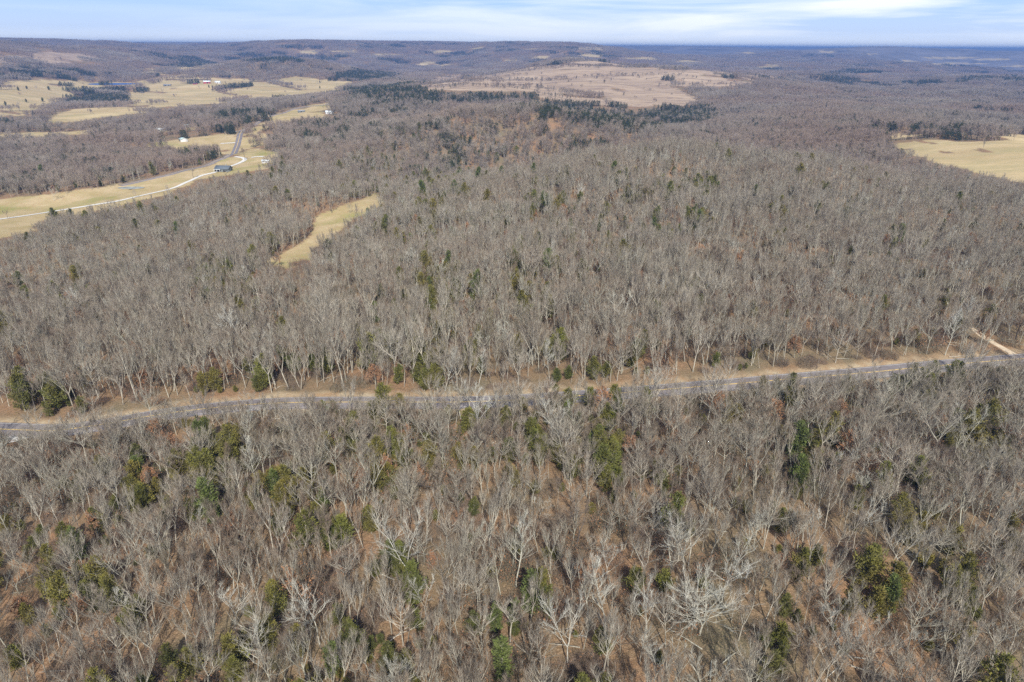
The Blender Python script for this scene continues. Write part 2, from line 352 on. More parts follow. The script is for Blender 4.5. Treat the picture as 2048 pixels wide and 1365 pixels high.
ROAD_NEAR = line_px([(-160,850),(-60,857),(0,860),(60,862),(110,863),(200,851),(300,834),(400,820),(530,809),(640,806),(760,806),(900,806),(1000,803),(1150,794),(1300,783),(1450,771),(1567,761),(1707,749),(1912,730),(2048,719),(2250,702)], 60, 900, 2.0)
ROAD_FAR = line_px([(240,372),(307,357),(342,349),(376,340),(427,325),(458,311),(473,296),(478,279),(485,262),(513,248),(547,231),(581,221),(632,212),(670,207)], 500, 2600, 6)
DRIVE = line_px([(-60,447),(0,439),(90,426),(178,412),(239,402),(290,390),(342,378),(376,364),(403,352),(434,344),(461,333),(489,321),(484,316),(470,314)], 400, 1500, 4)
DIRT = line_px([(1940,655),(1975,680),(2005,697),(2030,711)], 100, 900, 2)
LANE_A = line_px([(1590,1040),(1680,1150),(1760,1290),(1830,1370)], 50, 400, 2); LANE_B = line_px([(1080,960),(1150,1030),(1240,1130),(1300,1200)], 50, 400, 2)
def ribbon(name, P, offs, dz, mt, parent=None, wob=0):
    t = np.gradient(P, axis=0); t /= np.hypot(t[:, 0], t[:, 1])[:, None]; nrm = np.stack([-t[:, 1], t[:, 0]], 1)
    rows = []
    for k, of in enumerate(offs):
        o = of+wob*np.array([vnoise(np.array([i*.31]), np.array([k*5.]), 7)[0] for i in range(len(P))]) if wob else of
        q = P+nrm*np.reshape(o, (-1, 1)) if wob else P+nrm*of
        rows.append(np.column_stack([q, height(q[:, 0], q[:, 1])+(dz if np.isscalar(dz) else dz[k])]))
    V = np.stack(rows, 1).reshape(-1, 3); m = len(offs); i = np.arange(len(P)-1)[:, None]*m; j = np.arange(m-1)[None]
    F = np.stack([i+j+1, i+j, i+m+j, i+m+j+1], -1).reshape(-1, 4)[:, ::-1]
    return link_mesh(name, V, [F], mt, parent)
build_ground()
def build_roads():
    tag(ribbon('road', ROAD_NEAR, [-4.6, -3.45, 0, 3.45, 4.6], [-.3, .16, .20, .16, -.3], M['asphalt']), kind='structure')
    for nm, o, w, m in (('road_marking', .12, .11, 'yellow'), ('road_marking', -.14, .11, 'yellow'), ('road_marking', 3.1, .06, 'whitep'), ('road_marking', -3.1, .06, 'whitep')):
        tag(ribbon(nm, ROAD_NEAR, [o-w, o+w], .212 if abs(o) < 1 else .19, M[m]), kind='structure')
    tag(ribbon('road', ROAD_FAR, [-4.8, -3.6, 0, 3.6, 4.8], [-.6, .35, .4, .35, -.6], M['asphalt']), kind='structure')
    tag(ribbon('road_marking', ROAD_FAR, [-.35, .35], .43, M['yellow']), kind='structure')
    tag(ribbon('gravel_path', DRIVE, [-2.3, 0, 2.3], [.2, .3, .2], M['gravel'], wob=.8), kind='structure')
    tag(ribbon('dirt_path', DIRT, [-1.3, 0, 1.3], [.03, .08, .03], M['dirt'], wob=1.6), kind='structure')
    for pts in ([(441,288),(458,287),(474,286)], [(469,264),(478,263),(487,261)], [(503,316),(515,314),(528,314)]):
        tag(ribbon('gravel_path', line_px(pts, 500, 2500, 4), [-2.2, 0, 2.2], .3, M['gravel'], wob=.8), kind='structure')
    q = [ground_at(u, v, 60, 800) for u, v in ((-60,868),(0,868),(45,868),(78,868),(70,874),(30,885),(-20,892),(-60,893))]
    V = np.array([[p[0], p[1], float(height(np.array([p[0]]), np.array([p[1]]))[0])+.14] for p in q]+[])
    tag(link_mesh('gravel_path', V, [np.array([[0, 7, 6, 1], [1, 6, 5, 2], [2, 5, 4, 3]])[:, ::-1]], M['gravel']), kind='structure')
build_roads()
def build_pond(p, mt):
    cx, cy, rx, ry, z0 = p; t = np.linspace(0, 2*math.pi, 49)[:-1]; w = 1.06+.05*np.sin(3*t)
    V = np.vstack([np.column_stack([cx+rx*w*np.cos(t), cy+ry*w*np.sin(t), np.full(48, z0)]), [[cx, cy, z0]]])
    tag(link_mesh('pond_water', V, [np.array([[48, i, (i+1) % 48] for i in range(48)])], mt), kind='structure')
build_pond(PONDS[0], M['water']); build_pond(PONDS[1], mat('murky_water', plain((.30, .31, .28), .5, .35, .15)))
# ---------------------------------------------------------------- tree meshes
class Geo:
    def __init__(s): s.V = []; s.T = []; s.Q = []; s.n = 0; s.mt = []; s.mq = []
    def tube(s, pts, rad, sides, m=0):
        pts = np.asarray(pts); k = len(pts); t = np.gradient(pts, axis=0); t /= np.linalg.norm(t, axis=1)[:, None]+1e-9
        ref = np.array([.3, .9, .2]) if abs(t[0, 2]) > .8 else np.array([0, 0, 1.]); a = np.cross(t, ref); a /= np.linalg.norm(a, axis=1)[:, None]+1e-9
        b = np.cross(t, a); th = np.linspace(0, 2*math.pi, sides, endpoint=False)
        V = pts[:, None]+(a[:, None]*np.cos(th)[None, :, None]+b[:, None]*np.sin(th)[None, :, None])*np.asarray(rad)[:, None, None]
        s.V.append(V.reshape(-1, 3)); i = np.arange(k-1)[:, None]*sides; j = np.arange(sides)[None]; jn = (j+1) % sides
        s.Q.append((np.stack([i+j, i+jn, i+sides+jn, i+sides+j], -1).reshape(-1, 4)+s.n)); s.mq.append(np.full((k-1)*sides, m)); s.n += k*sides
    def tris(s, V, m=0):
        V = np.asarray(V).reshape(-1, 3); s.V.append(V); k = len(V)//3
        s.T.append(np.arange(k*3).reshape(-1, 3)+s.n); s.mt.append(np.full(k, m)); s.n += k*3
    def obj(s, name, mats, parent=None, link=True):
        F = []; mi = []
        if s.Q: F.append(np.concatenate(s.Q)); mi.append(np.concatenate(s.mq))
        if s.T: F.append(np.concatenate(s.T)); mi.append(np.concatenate(s.mt))
        o = link_mesh(name, np.concatenate(s.V), F, mats, parent, link)
        if len(mats) > 1: o.data.polygons.foreach_set('material_index', np.concatenate(mi).astype(np.int32))
        return o
def unit(v): return v/(np.linalg.norm(v, axis=-1, keepdims=True)+1e-9)
def needles(rng, base, dirs, length, width):
    """thin tapering triangles, one per twig"""
    n = len(base); side = unit(np.cross(dirs, rng.normal(size=(n, 3))))
    w = np.reshape(width, (-1, 1))*.5; L = np.reshape(length, (-1, 1))
    return np.stack([base-side*w, base+side*w, base+dirs*L], 1)
def bare_tree(rng, H, R, lean=.02, clear=.42, up=.75, crook=.12, nb=13, twigs=16, tw=.035, r0=.17, forks=1, leaves=0, tl=(.7, 1.9), spread=.62, lift=None, limb=0):
    """a leafless tree: trunk Geo, crown Geo"""
    T = Geo(); Cg = Geo(); limbs = []
    d0 = np.array([rng.normal()*lean, rng.normal()*lean, 1.0])
    def path(p, d, L, k, cr, lift):
        pts = [p]; d = unit(d)
        for i in range(k):
            d = unit(d+rng.normal(size=3)*cr+np.array([0, 0, lift])); pts.append(pts[-1]+d*L/k)
        return np.array(pts)
    hb = H*clear; stems = []
    if forks == 1:
        tr = path(np.array([0, 0, -.4]), d0, H*.93, 9, crook*.35, .05); stems.append((tr, r0)); T.tube(tr, np.linspace(r0, r0*.16, 10)**1.0, 6)
    else:
        tr = path(np.array([0, 0, -.4]), d0, hb, 4, crook*.3, .05); T.tube(tr, np.linspace(r0, r0*.8, 5), 6)
        for f in range(forks):
            a = 2*math.pi*(f+rng.random()*.5)/forks; s = path(tr[-1], np.array([math.cos(a)*.5, math.sin(a)*.5, 1.]), (H-hb)*.98, 7, crook*.8, .06)
            T.tube(s, np.linspace(r0*.62, r0*.1, 8), 5); stems.append((s, r0*.6))
    br = []
    for st, rr in stems:
        k = nb if forks == 1 else max(4, int(nb/forks)+1); n = len(st)-1
        for b in range(k):
            f = (clear if forks == 1 else .1)+(1-(clear if forks == 1 else .1))*(b+rng.random()*.8)/k; f = min(f, .97)
            x = f*n; i = min(int(x), n-1); p = st[i]*(1-(x-i))+st[i+1]*(x-i)
            a = b*2.4+rng.random(); out = np.array([math.cos(a), math.sin(a), 0])
            frac = (f-clear)/(1-clear) if forks == 1 else f
            L = R*(1.25-.75*frac)*(.75+.5*rng.random()); d = out*(1.15-up*.75)*(1.15-.45*frac)+np.array([0, 0, up*(.65+.6*frac)])
            q = path(p, d, L, 5, crook, (.05+.12*up) if lift is None else lift); br.append((q, L, rr*(.5-.25*frac)))
    B0 = []; Dd = []; Ll = []; Ww = []
    for q, L, r in br:
        Cg.tube(q, np.linspace(max(r, .045), .022, 6), 4, 1 if limb else 0)
        for s in range(7):
            x = .8+4.1*(s+rng.random())/7; i = min(int(x), 4); p = q[i]*(1-(x-i))+q[i+1]*(x-i); ax = unit(q[i+1]-q[i])
            d = unit(ax*1.15+unit(rng.normal(size=3))*spread+np.array([0, 0, .2])); l2 = L*(.3+.35*rng.random())*(1.2-.12*i)
            s2 = path(p, d, l2, 3, crook*1.1, .08); Cg.tube(s2, np.array([max(r*.45, .034), .027, .02, .008]), 3, 1 if limb else 0)
            nt = max(3, int(twigs*(.6+.8*rng.random()))); xx = rng.random(nt)*2.99; ii = xx.astype(int); fr = (xx-ii)[:, None]
            B0.append(s2[ii]*(1-fr)+s2[ii+1]*fr); ax2 = unit(s2[ii+1]-s2[ii]); Dd.append(unit(ax2*1.1+unit(rng.normal(size=(nt, 3)))*.6+np.array([0, 0, .25])))
            Ll.append(tl[0]+(tl[1]-tl[0])*rng.random(nt)); Ww.append(np.full(nt, tw)*(.7+.6*rng.random(nt)))
        nt = twigs; xx = 1+rng.random(nt)*3.99; ii = xx.astype(int); fr = (xx-ii)[:, None]
        B0.append(q[ii]*(1-fr)+q[ii+1]*fr); Dd.append(unit(unit(q[ii+1]-q[ii])*.7+unit(rng.normal(size=(nt, 3)))*.7+np.array([0, 0, .3])))
        Ll.append(tl[0]+(tl[1]-tl[0])*rng.random(nt)); Ww.append(np.full(nt, tw))
    B0 = np.concatenate(B0); Dd = np.concatenate(Dd); Ll = np.concatenate(Ll); Ww = np.concatenate(Ww)
    Cg.tris(needles(rng, B0, Dd, Ll, Ww))
    if leaves:
        idx = rng.integers(0, len(B0), leaves); p = B0[idx]+Dd[idx]*(Ll[idx]*rng.random(leaves))[:, None]
        Cg.tris(needles(rng, p, unit(rng.normal(size=(leaves, 3))), .22+.2*rng.random(leaves), .2+.1*rng.random(leaves)), 1)
    return T, Cg
def cedar_tree(rng, H, R, n=3000, leaf=.34, shape=.8):
    T = Geo(); Cg = Geo(); k = 8; pts = np.array([[rng.normal()*.03*i, rng.normal()*.03*i, -.3+H*.97*i/k] for i in range(k+1)])
    T.tube(pts, np.linspace(.16, .02, k+1), 6)
    lob = [(rng.random()*6.28, rng.random(), .75+.5*rng.random()) for _ in range(14)]
    nb = 90; P = []; Dn = []
    for b in range(nb):
        f = (b+rng.random())/nb; z = H*(.06+.92*f); a = rng.random()*6.28
        r = R*(1-f**1.5)**shape*min(1, .45+f*3.2)*(.45+.8*rng.random())+.12
        for la, lf, ls in lob:
            if abs(f-lf) < .12 and math.cos(a-la) > .6: r *= ls
        L = r; d = np.array([math.cos(a), math.sin(a), .35+.4*f]); q = np.array([0, 0, z])+np.outer(np.linspace(0, 1, 5), d*L)+np.outer(np.linspace(0, 1, 5)**2, [0, 0, .2*L])
        Cg.tube(q, np.linspace(.04, .01, 5), 3, 1)
        m = int(n/nb*(.35+r/R)); t = rng.random(m)**.6
        P.append(np.array([0, 0, z])+np.outer(t, d*L)+np.outer(t**2, [0, 0, .2*L])+rng.normal(size=(m, 3))*(.12+.10*r)); Dn.append(unit(d)[None]+rng.normal(size=(m, 3))*.55+np.array([0, 0, .35]))
    P = np.concatenate(P); Dn = unit(np.concatenate(Dn)); m = len(P)
    Cg.tris(needles(rng, P, Dn, leaf*(.8+.9*rng.random(m)), leaf*(.45+.4*rng.random(m))), 0)
    return T, Cg
rng = np.random.default_rng(5)
PROTO = {}      # key -> (geo trunk, geo crown, mats trunk, mats crown)
def P_(key, tg, tm, cm, H): PROTO[key] = dict(T=tg[0], C=tg[1], tm=tm, cm=cm, H=H)
B, TW = M['bark'], M['twig']
for i, (H, R, up, nb, fk) in enumerate([(14, 5.4, .62, 17, 1), (15, 4.0, 1.05, 14, 3), (14.5, 5.8, .6, 18, 2), (12.5, 5.2, .5, 17, 1), (16, 3.8, 1.15, 14, 4), (13.5, 5.6, .55, 18, 4), (17, 4.2, .95, 14, 1), (12, 4.6, .45, 15, 3), (14.5, 4.6, .7, 13, 2)]):
    P_(f'grey{i}', bare_tree(rng, H, R, .05, .36+.04*(i % 3)+.12*(i == 7), up, .085+.07*(i > 6), nb, 8, .028, .17, fk, limb=1), [B], [TW, B], H)
for i, (H, R, fk) in enumerate([(12, 2.0, 1), (10, 1.8, 1)]):
    P_(f'pole{i}', bare_tree(rng, H, R, .06, .45, .9, .14, 9, 10, .035, .10, fk), [B], [TW], H)
for i, (H, R, up, fk) in enumerate([(15, 4.6, .55, 2), (13, 4.2, .6, 3), (16, 4.0, .7, 1)]):
    P_(f'white{i}', bare_tree(rng, H, R, .06, .33, up, .17, 16, 8, .03, .15, fk, 0, (.5, 1.3), .8), [M['bark_w']], [M['bark_w']], H)
P_('great', bare_tree(rng, 12.5, 7.6, .04, .22, .34, .15, 34, 11, .04, .24, 4, 0, (.5, 1.4), .75, .03), [M['bark_w']], [M['bark_w']], 14)
P_('leafy0', bare_tree(rng, 9, 3.0, .05, .25, .7, .16, 11, 10, .035, .13, 1, 1500), [B], [TW, M['leaf_b']], 9)
P_('red0', bare_tree(rng, 13, 3.4, .05, .35, .85, .10, 14, 12, .03, .15, 2), [B], [M['twig_r']], 13)
P_('dark0', bare_tree(rng, 15, 4.4, .09, .40, .7, .22, 13, 11, .04, .22, 2), [M['bark_d']], [TW], 15)
for i, (H, R, sh) in enumerate([(8.5, 2.1, .8), (10.5, 2.5, .65), (6.5, 2.0, .6)]):
    P_(f'cedar{i}', cedar_tree(rng, H, R, 3400, .34, sh), [B], [M['cedar'], B], H)
P_('pine0', cedar_tree(rng, 11, 2.3, 3200, .38, .7), [B], [M['pine'], B], 11)
def brush(rng, n=260, R=2.6, H=2.6, leaf=60):
    G = Geo(); a = rng.random(n)*6.28; r = R*np.sqrt(rng.random(n)); p = np.column_stack([np.cos(a)*r, np.sin(a)*r, np.full(n, -.1)])
    d = unit(rng.normal(size=(n, 3))*.38+np.array([0, 0, 1])); L = H*(.35+.75*rng.random(n)); G.tris(needles(rng, p, d, L, .05))
    p2 = p+d*(L*(.3+.6*rng.random(n)))[:, None]; G.tris(needles(rng, p2, unit(d+rng.normal(size=(n, 3))*.6), .5+.7*rng.random(n), .035))
    if leaf:
        i = rng.integers(0, n, leaf); G.tris(needles(rng, p2[i], unit(rng.normal(size=(leaf, 3))), .25, .2), 1)
    return G
def far_patch(rng, size, ntree, ntri, w, cedar=0.0, kind='bare'):
    """a square of woodland for the middle distance: every tree a spray of limbs"""
    G = Geo(); V = []; Vc = []
    for t in range(ntree):
        x, y = (rng.random(2)-.5)*size*1.08; s = .75+.45*rng.random()
        if rng.random() < cedar:
            m = ntri; H = 10.5*s; f = rng.random(m); a = rng.random(m)*6.28; r = 2.6*s*(1-f**1.4)+.15
            p = np.column_stack([x+np.cos(a)*r*.75, y+np.sin(a)*r*.75, f*H*.97]); d = unit(np.column_stack([np.cos(a), np.sin(a), .8+0*a])+rng.normal(size=(m, 3))*.4)
            Vc.append(needles(rng, p, d, 1.3*s, 1.1*s*w/.14*.6))
        else:
            H = 12.5*s; R = 3.0*s; m = ntri; V.append(needles(rng, np.array([[x, y, -1.]]), unit(np.array([[rng.normal()*.05, rng.normal()*.05, 1.]])), H*.9, .45))
            f = rng.random(m)**.8; p0 = np.column_stack([np.full(m, x), np.full(m, y), H*(.33+.5*f)]); a = rng.random(m)*6.28; out = np.column_stack([np.cos(a), np.sin(a), np.zeros(m)])
            rr = R*rng.random(m)**.6*(1.1-.5*f); p = p0+out*(rr*.55)[:, None]+np.array([0, 0, 1.])*(rr*.5)[:, None]
            V.append(needles(rng, p, unit(out*.55+rng.normal(size=(m, 3))*.35+np.array([0, 0, .95])), 1.6+2.2*rng.random(m), w*(.6+.8*rng.random(m))))
    if V: G.tris(np.concatenate(V), 0)
    if Vc: G.tris(np.concatenate(Vc), 1)
    return G
# ---------------------------------------------------------------- where the trees stand
def scatter(rng, dmin, dmax, step, az=46, keep=1.0):
    """jittered grid over the wedge of land the photograph looks across"""
    a = math.radians(az); xm = dmax*math.sin(a); xs = np.arange(-xm, xm, step); ys = np.arange(min(dmin*math.cos(a), dmin)-5, dmax, step)
    X, Y = np.meshgrid(xs, ys); X = X.ravel()+rng.uniform(-.46, .46, X.size)*step; Y = Y.ravel()+rng.uniform(-.46, .46, Y.size)*step
    D = np.hypot(X, Y); m = (D > dmin) & (D < dmax) & (np.abs(np.arctan2(X, Y)) < a) & (rng.random(X.size) < keep)
    return X[m], Y[m]
EVER = [(880,190,200,19,.92),(1120,206,80,15,.92),(1260,234,175,27,.85),(1180,292,38,11,.9),(735,152,60,9,.95),(560,116,120,9,.75),
 (500,238,65,14,.75),(450,268,35,12,.7),(400,300,35,18,.5),(192,200,75,9,.95),(190,184,60,5,.7),(240,170,90,6,.5),(60,150,120,14,.45),(650,265,70,25,.35),(770,250,110,60,.30),
 (850,330,160,60,.16),(880,385,60,30,.25),(1310,370,60,20,.12),(1400,378,40,14,.55),(1385,445,18,18,.6),(880,590,75,60,.28),(430,560,45,40,.55),(1070,580,45,60,.35),
 (500,610,25,40,.4),(1850,262,95,5,.8),(1900,290,60,18,.25),(100,440,120,22,.22),(130,860,60,30,.2),
 (460,782,75,16,.8),(230,800,30,14,.7),(80,810,60,30,.35),(350,830,60,12,.3),(440,900,38,40,.85),(405,930,40,40,.6),(560,1000,60,45,.5),(620,1050,70,40,.4),
 (772,815,32,22,.9),(715,890,22,28,.8),(785,890,14,18,.8),(860,922,16,22,.9),(650,805,22,12,.6),(940,845,24,26,.75),(1040,800,18,15,.5),
 (1210,935,34,40,.9),(1075,870,20,40,.6),(1110,920,20,16,.6),(1150,930,18,16,.5),(640,790,20,18,.5),(760,1125,22,20,.9),(805,1130,16,20,.8),(840,1170,20,20,.6),(980,1150,12,20,.8),
 (1080,1195,26,26,.9),(1000,1245,28,24,.8),(1040,1240,18,22,.7),(1005,1335,28,26,.95),(470,1330,30,26,.9),(390,1350,26,14,.8),(520,1310,14,12,.8),
 (330,960,70,30,.25),(310,1030,60,30,.35),(80,1060,70,40,.35),(150,1110,60,50,.3),(60,1200,70,70,.35),(230,1200,60,50,.25),(610,1260,24,40,.5),
 (1745,1222,20,24,.95),(1555,1278,20,18,.9),(1930,850,50,34,.75),(1985,885,30,22,.7),(1650,890,40,30,.5),(1620,925,18,26,.85),(1380,1150,24,20,.5),(1335,1180,20,26,.5),
 (1830,1120,60,60,.4),(1900,1150,40,30,.5),(1880,960,40,40,.25),(1560,770,60,14,.5),(1860,770,70,16,.55),(1450,830,50,20,.3),(2020,1080,40,60,.35),(1990,760,30,14,.5)]
def evergreen_share(x, y, z):
    u, v, ok = pix(x, y, z+3); D = np.hypot(x, y); p = np.where(D < 190, np.where(u < 800, .16, .09), np.where((D < 480) & (u > 700) & (u < 1350), .085, .04)); p = p*np.clip(1+3*vnoise(x/28, y/28, 44), 0, 3)
    for a, b, c, d, q in EVER:
        e = ((u-a)/c)**2+((v-b)/d)**2; p = np.where(e < 1.15, np.maximum(p, q*np.clip(1.5-e*.6, 0, 1)), p)
    return p
def on_road(x, y, w=7.5):
    d = road_distance(x, y, ROAD_NEAR); m = (d < 7.8) & (d > -6.6)
    for P, w2 in ((ROAD_FAR, 9), (DRIVE, 6), (DIRT, 4), (LANE_A, 2.3), (LANE_B, 1.9)):
        m |= np.abs(road_distance(x, y, P)) < w2
    return m
def place(dmin, dmax, step, seed, clear, az=46, keep=1.0, thin=None):
    r = np.random.default_rng(seed); x, y = scatter(r, dmin, dmax, step, az, keep); z = height(x, y)
    m = (open_land(x, y, z, clear) == 0) & ~on_road(x, y)
    x, y, z = x[m], y[m], z[m]
    return r, x, y, z
# ---------------------------------------------------------------- individual trees (the ones that show largest)
FORM = {'grey0': ('grey', 'broom-shaped'), 'grey1': ('grey', 'three-stemmed'), 'grey2': ('grey', 'forked'), 'grey3': ('grey', 'rounded'), 'grey4': ('grey', 'many-stemmed'), 'grey5': ('grey', 'wide-spreading'), 'grey6': ('grey', 'straight-trunked'), 'grey7': ('grey', 'flat-topped'), 'grey8': ('grey', 'twisted'),
        'pole0': ('thin grey', 'narrow'), 'pole1': ('thin grey', 'sparse'), 'white0': ('white-barked', 'crooked forked'), 'white1': ('white-barked', 'spreading'), 'white2': ('white-barked', 'crooked'),
        'leafy0': ('brown-leaved', 'rusty'), 'red0': ('reddish', 'dense'), 'dark0': ('dark-trunked', 'wide'), 'great': ('great white', 'huge'),
        'cedar0': ('conical', ''), 'cedar1': ('tall', ''), 'cedar2': ('squat', ''), 'pine0': ('bright green', '')}
def build_proto_objects():
    for k, p in PROTO.items():
        p['to'] = p['T'].obj('trunk', p['tm'], None, False); p['co'] = p['C'].obj('crown', p['cm'], None, False)
build_proto_objects()
def plant(key, loc, rz, sc, tilt=(0, 0)):
    cedar = key.startswith(('cedar', 'pine')); nm = 'cedar_tree' if cedar else ('sycamore_tree' if key.startswith(('white', 'great')) else ('oak_tree' if key.startswith('leafy') else 'bare_tree'))
    r = empty(nm, loc, rz, sc); r.rotation_euler = (tilt[0], tilt[1], rz)
    for s in ('to', 'co'):
        c = PROTO[key][s].copy(); c.name = 'trunk' if s == 'to' else 'crown'; COL.objects.link(c); c.parent = r
    return r
TREES = []      # (root, key, scale, u, v, x, y)
def special(u, v, key, sc, label, cat='tree', group=None, rz=0, dmin=50, dmax=4000, sink=0):
    p = ground_at(u, v, dmin, dmax); sc = sc*(.95 if p[1] < 500 and 'great' not in key else 1); r = plant(key, (p[0], p[1], p[2]-sink), rz, sc)
    tag(r, label, cat, group); SPECIAL.append((p[0], p[1], PROTO[key]['H']*sc)); return r
SPECIAL = []
for u, v, k, s, lb, rz in [
 (1398,1272,'great',.93,'great white sycamore with the widest radiating bare crown in the woods',.6),
 (1292,1278,'white1',.85,'white-barked bare tree with curling limbs left of the great sycamore',1.0),
 (1213,1265,'white2',1.05,'leaning white-trunked bare tree, second left of the great sycamore',2.2),
 (1440,1215,'white0',1.0,'pale bare tree whose limbs mingle behind the great sycamore',.3),
 (1720,1010,'white1',.72,'small white tree with fan of crooked limbs beyond the right-hand slope',.9),
 (1740,1310,'white0',.62,'small forked white tree just below the round lone cedar',2.0),
 (493,902,'white2',.85,'white-barked tree with upright crown just below the road at left',.2),
 (955,880,'white0',1.05,'tall white forked tree standing over the road near its middle',1.4),
 (922,838,'white1',1.05,'pale tall tree straddling the road verge beside green cedar',3.0),
 (817,1175,'white0',1.15,'pale forked bare tree rising from between the twin green cedars',2.6),
 (1032,1175,'white2',1.1,'crooked pale tree with dark trunk shadow near middle of lower woods',.7),
 (965,1118,'white1',.75,'silver tree with flat umbrella crown in the open brown wood',.5),
 (795,1400,'great',.62,'tangled pale tree with wide crown on the bottom edge of the woods',1.8),
 (515,1375,'white2',.85,'bright white small tree beside the rounded cedar at bottom left',.9),
 (1135,1330,'white0',.95,'pale tree with bent limbs right of the bright green pine',2.5),
 (1312,812,'white1',.95,'white tree with long spreading limbs just above the road right of centre',1.1),
 (1890,712,'white2',1.1,'leaning white tree on the orange road bank at far right',.4),
 (640,1290,'white0',.95,'white forked bare tree leaning left in lower left woods',4.0),
 (470,1260,'white1',.8,'thin white tree with arching limb over brown leaf litter',.2),
 (1605,1085,'white1',.8,'knotted white tree with short twisted limbs, middle right woods',2.9),
 (1480,1120,'white2',.9,'white tree with zigzag limbs in the right middle woods',5.0),
 (1365,1160,'white0',1.0,'slender pale tree beside small cedar right of centre',3.6)]:
    special(u, v, k, s, lb, 'tree', 'white trees among the grey woods', rz)
for u, v, k, s, lb in [
 (113,455,'cedar1',1.45,'dark conical cedar on the grass beside white gravel drive, leftmost'),
 (146,448,'cedar0',1.35,'blue-green cedar next to the dark conical one by gravel drive'),
 (108,403,'white1',1.0,'pale wide bare tree at woods edge above the long grass strip'),
 (387,357,'dark0',.8,'small dark bare tree on grass between road and gravel drive'),
 (271,396,'grey3',.55,'thin bare tree growing beside the gravel drive near small pond'),
 (490,322,'dark0',1.0,'spreading dark tree where the gravel drive meets the road'),
 (532,338,'grey2',.75,'bare tree beside the small white shed'),
 (148,358,'white0',.9,'white sycamore rising from grey woods above the grass strip'),
 (186,376,'white1',.9,'pale sycamore at the woods edge right of the taller white one'),
 (232,305,'white2',1.0,'tall white trunk standing in the left valley woods'),
 (664,427,'dark0',.8,'bare tree with low dark crown in the middle of the clearing'),
 (701,428,'grey3',.6,'small pale tree in the clearing, right of the dark one'),
 (16,438,'dark0',.5,'low dark shrubby tree on grass at the left edge')]:
    special(u, v, k, s, lb, 'tree' if 'cedar' not in k else 'cedar', 'single trees on the grass', u*.7, 300, 3000)
for u, v, k, s, lb in [
 (37,182,'cedar2',1.4,'round dark cedar in the far left pasture, leftmost of the upper four trees'),
 (54,179,'cedar2',1.3,'small dark cedar on the pasture crest between a round cedar and a bare tree'),
 (74,181,'grey3',.9,'bare grey tree among cedars on the far left pasture'),
 (98,181,'cedar2',1.6,'widest dark cedar on the far left pasture, right of the bare tree'),
 (53,205,'cedar2',1.2,'small cedar low in the far left pasture, left of a wider low one'),
 (86,204,'cedar2',1.5,'wide low cedar at the green foot of the far left pasture'),
 (12,213,'cedar0',1.3,'pointed cedar near the left edge of the far left pasture'),
 (40,222,'grey2',1.1,'large bare tree at the foot of the far left pasture'),
 (398,178,'grey3',.8,'bare tree casting shade on the pasture below the red barn'),
 (418,176,'cedar0',1.0,'left cedar of a close pair below the red barn'),
 (425,177,'cedar0',1.1,'right cedar of a close pair below the red barn'),
 (471,177,'cedar0',1.0,'left cedar of the three trees right of the white farmhouse'),
 (483,177,'cedar0',1.1,'middle cedar of the three trees right of the white farmhouse'),
 (497,178,'grey3',.6,'round bare tree, right of the two cedars beyond the white farmhouse'),
 (343,177,'dark0',.7,'spreading bare tree just below the long low grey roofed shed'),
 (419,188,'grey3',.4,'tiny bare tree alone in the middle of the farm pasture'),
 (481,200,'red0',.9,'reddish bare tree at the lower right edge of the farm pasture'),
 (315,190,'grey3',1.0,'bare tree, left of two on the left side of the farm pasture'),
 (325,188,'dark0',1.0,'dark bare tree, right of two on the left side of the farm pasture'),
 (640,178,'cedar0',1.0,'lone pointed cedar in the pasture at the valley mouth'),
 (674,174,'grey3',.8,'round bare tree in the valley mouth pasture right of a pointed cedar'),
 (595,162,'grey3',.5,'tiny bare tree near the upper edge of the valley mouth pasture'),
 (505,169,'grey2',.6,'small bare tree between the farm and the valley mouth pasture')]:
    special(u, v, k, s, lb, 'cedar' if k.startswith('cedar') else 'tree', 'trees dotting the pastures', u*1.3, 900, 4000)
for u, v, k, s, lb in [
 (1745,1238,'cedar2',1.15,'round dense green cedar standing alone in the lower right woods'),
 (1558,1292,'cedar2',.8,'small dark green cedar left of the round lone cedar'),
 (785,1152,'cedar1',.9,'tall green cedar, left of the twin pair in the lower middle woods'),
 (802,1150,'cedar1',.85,'tall green cedar, right of the twin pair in the lower middle woods'),
 (1082,1215,'cedar1',.95,'bronze green cedar with dark shadow, lower middle of the woods'),
 (992,1268,'pine0',.7,'bright green pine, left one of two above the bottom edge'),
 (1030,1262,'pine0',.7,'bright green pine, right one of two above the bottom edge'),
 (1004,1362,'pine0',.95,'bright green conical pine on the bottom edge near the middle'),
 (470,1345,'cedar2',1.3,'broad yellow-green cedar on the bottom edge at left'),
 (386,1352,'cedar2',1.0,'round yellow-green cedar left of the broad one at bottom left'),
 (490,1300,'cedar2',.7,'small round cedar above the broad one at bottom left'),
 (768,828,'cedar0',1.25,'dense green cedar just below the road, left of centre'),
 (800,822,'cedar2',.9,'short dark cedar touching the dense one below the road'),
 (860,932,'cedar0',.95,'green cedar among rusty oak leaves below the road'),
 (783,900,'cedar2',1.1,'round green cedar left of the one among rusty leaves'),
 (938,865,'cedar2',1.2,'bronze-green cedar below the tall white roadside trees'),
 (1204,965,'cedar0',1.3,'largest bronze cedar right of centre below the road'),
 (1222,950,'cedar1',1.0,'green cedar touching the largest bronze cedar'),
 (1212,757,'cedar2',.9,'small round cedar just above the road, right of centre'),
 (1620,945,'cedar0',1.1,'yellow-green cedar in the right middle woods'),
 (575,1030,'cedar0',1.2,'green cedar with soft top in the left middle woods'),
 (1270,1190,'cedar2',1.0,'green cedar behind the white trees left of the great sycamore')]:
    special(u, v, k, s, lb, 'cedar', 'evergreens among the bare woods', u*.3)
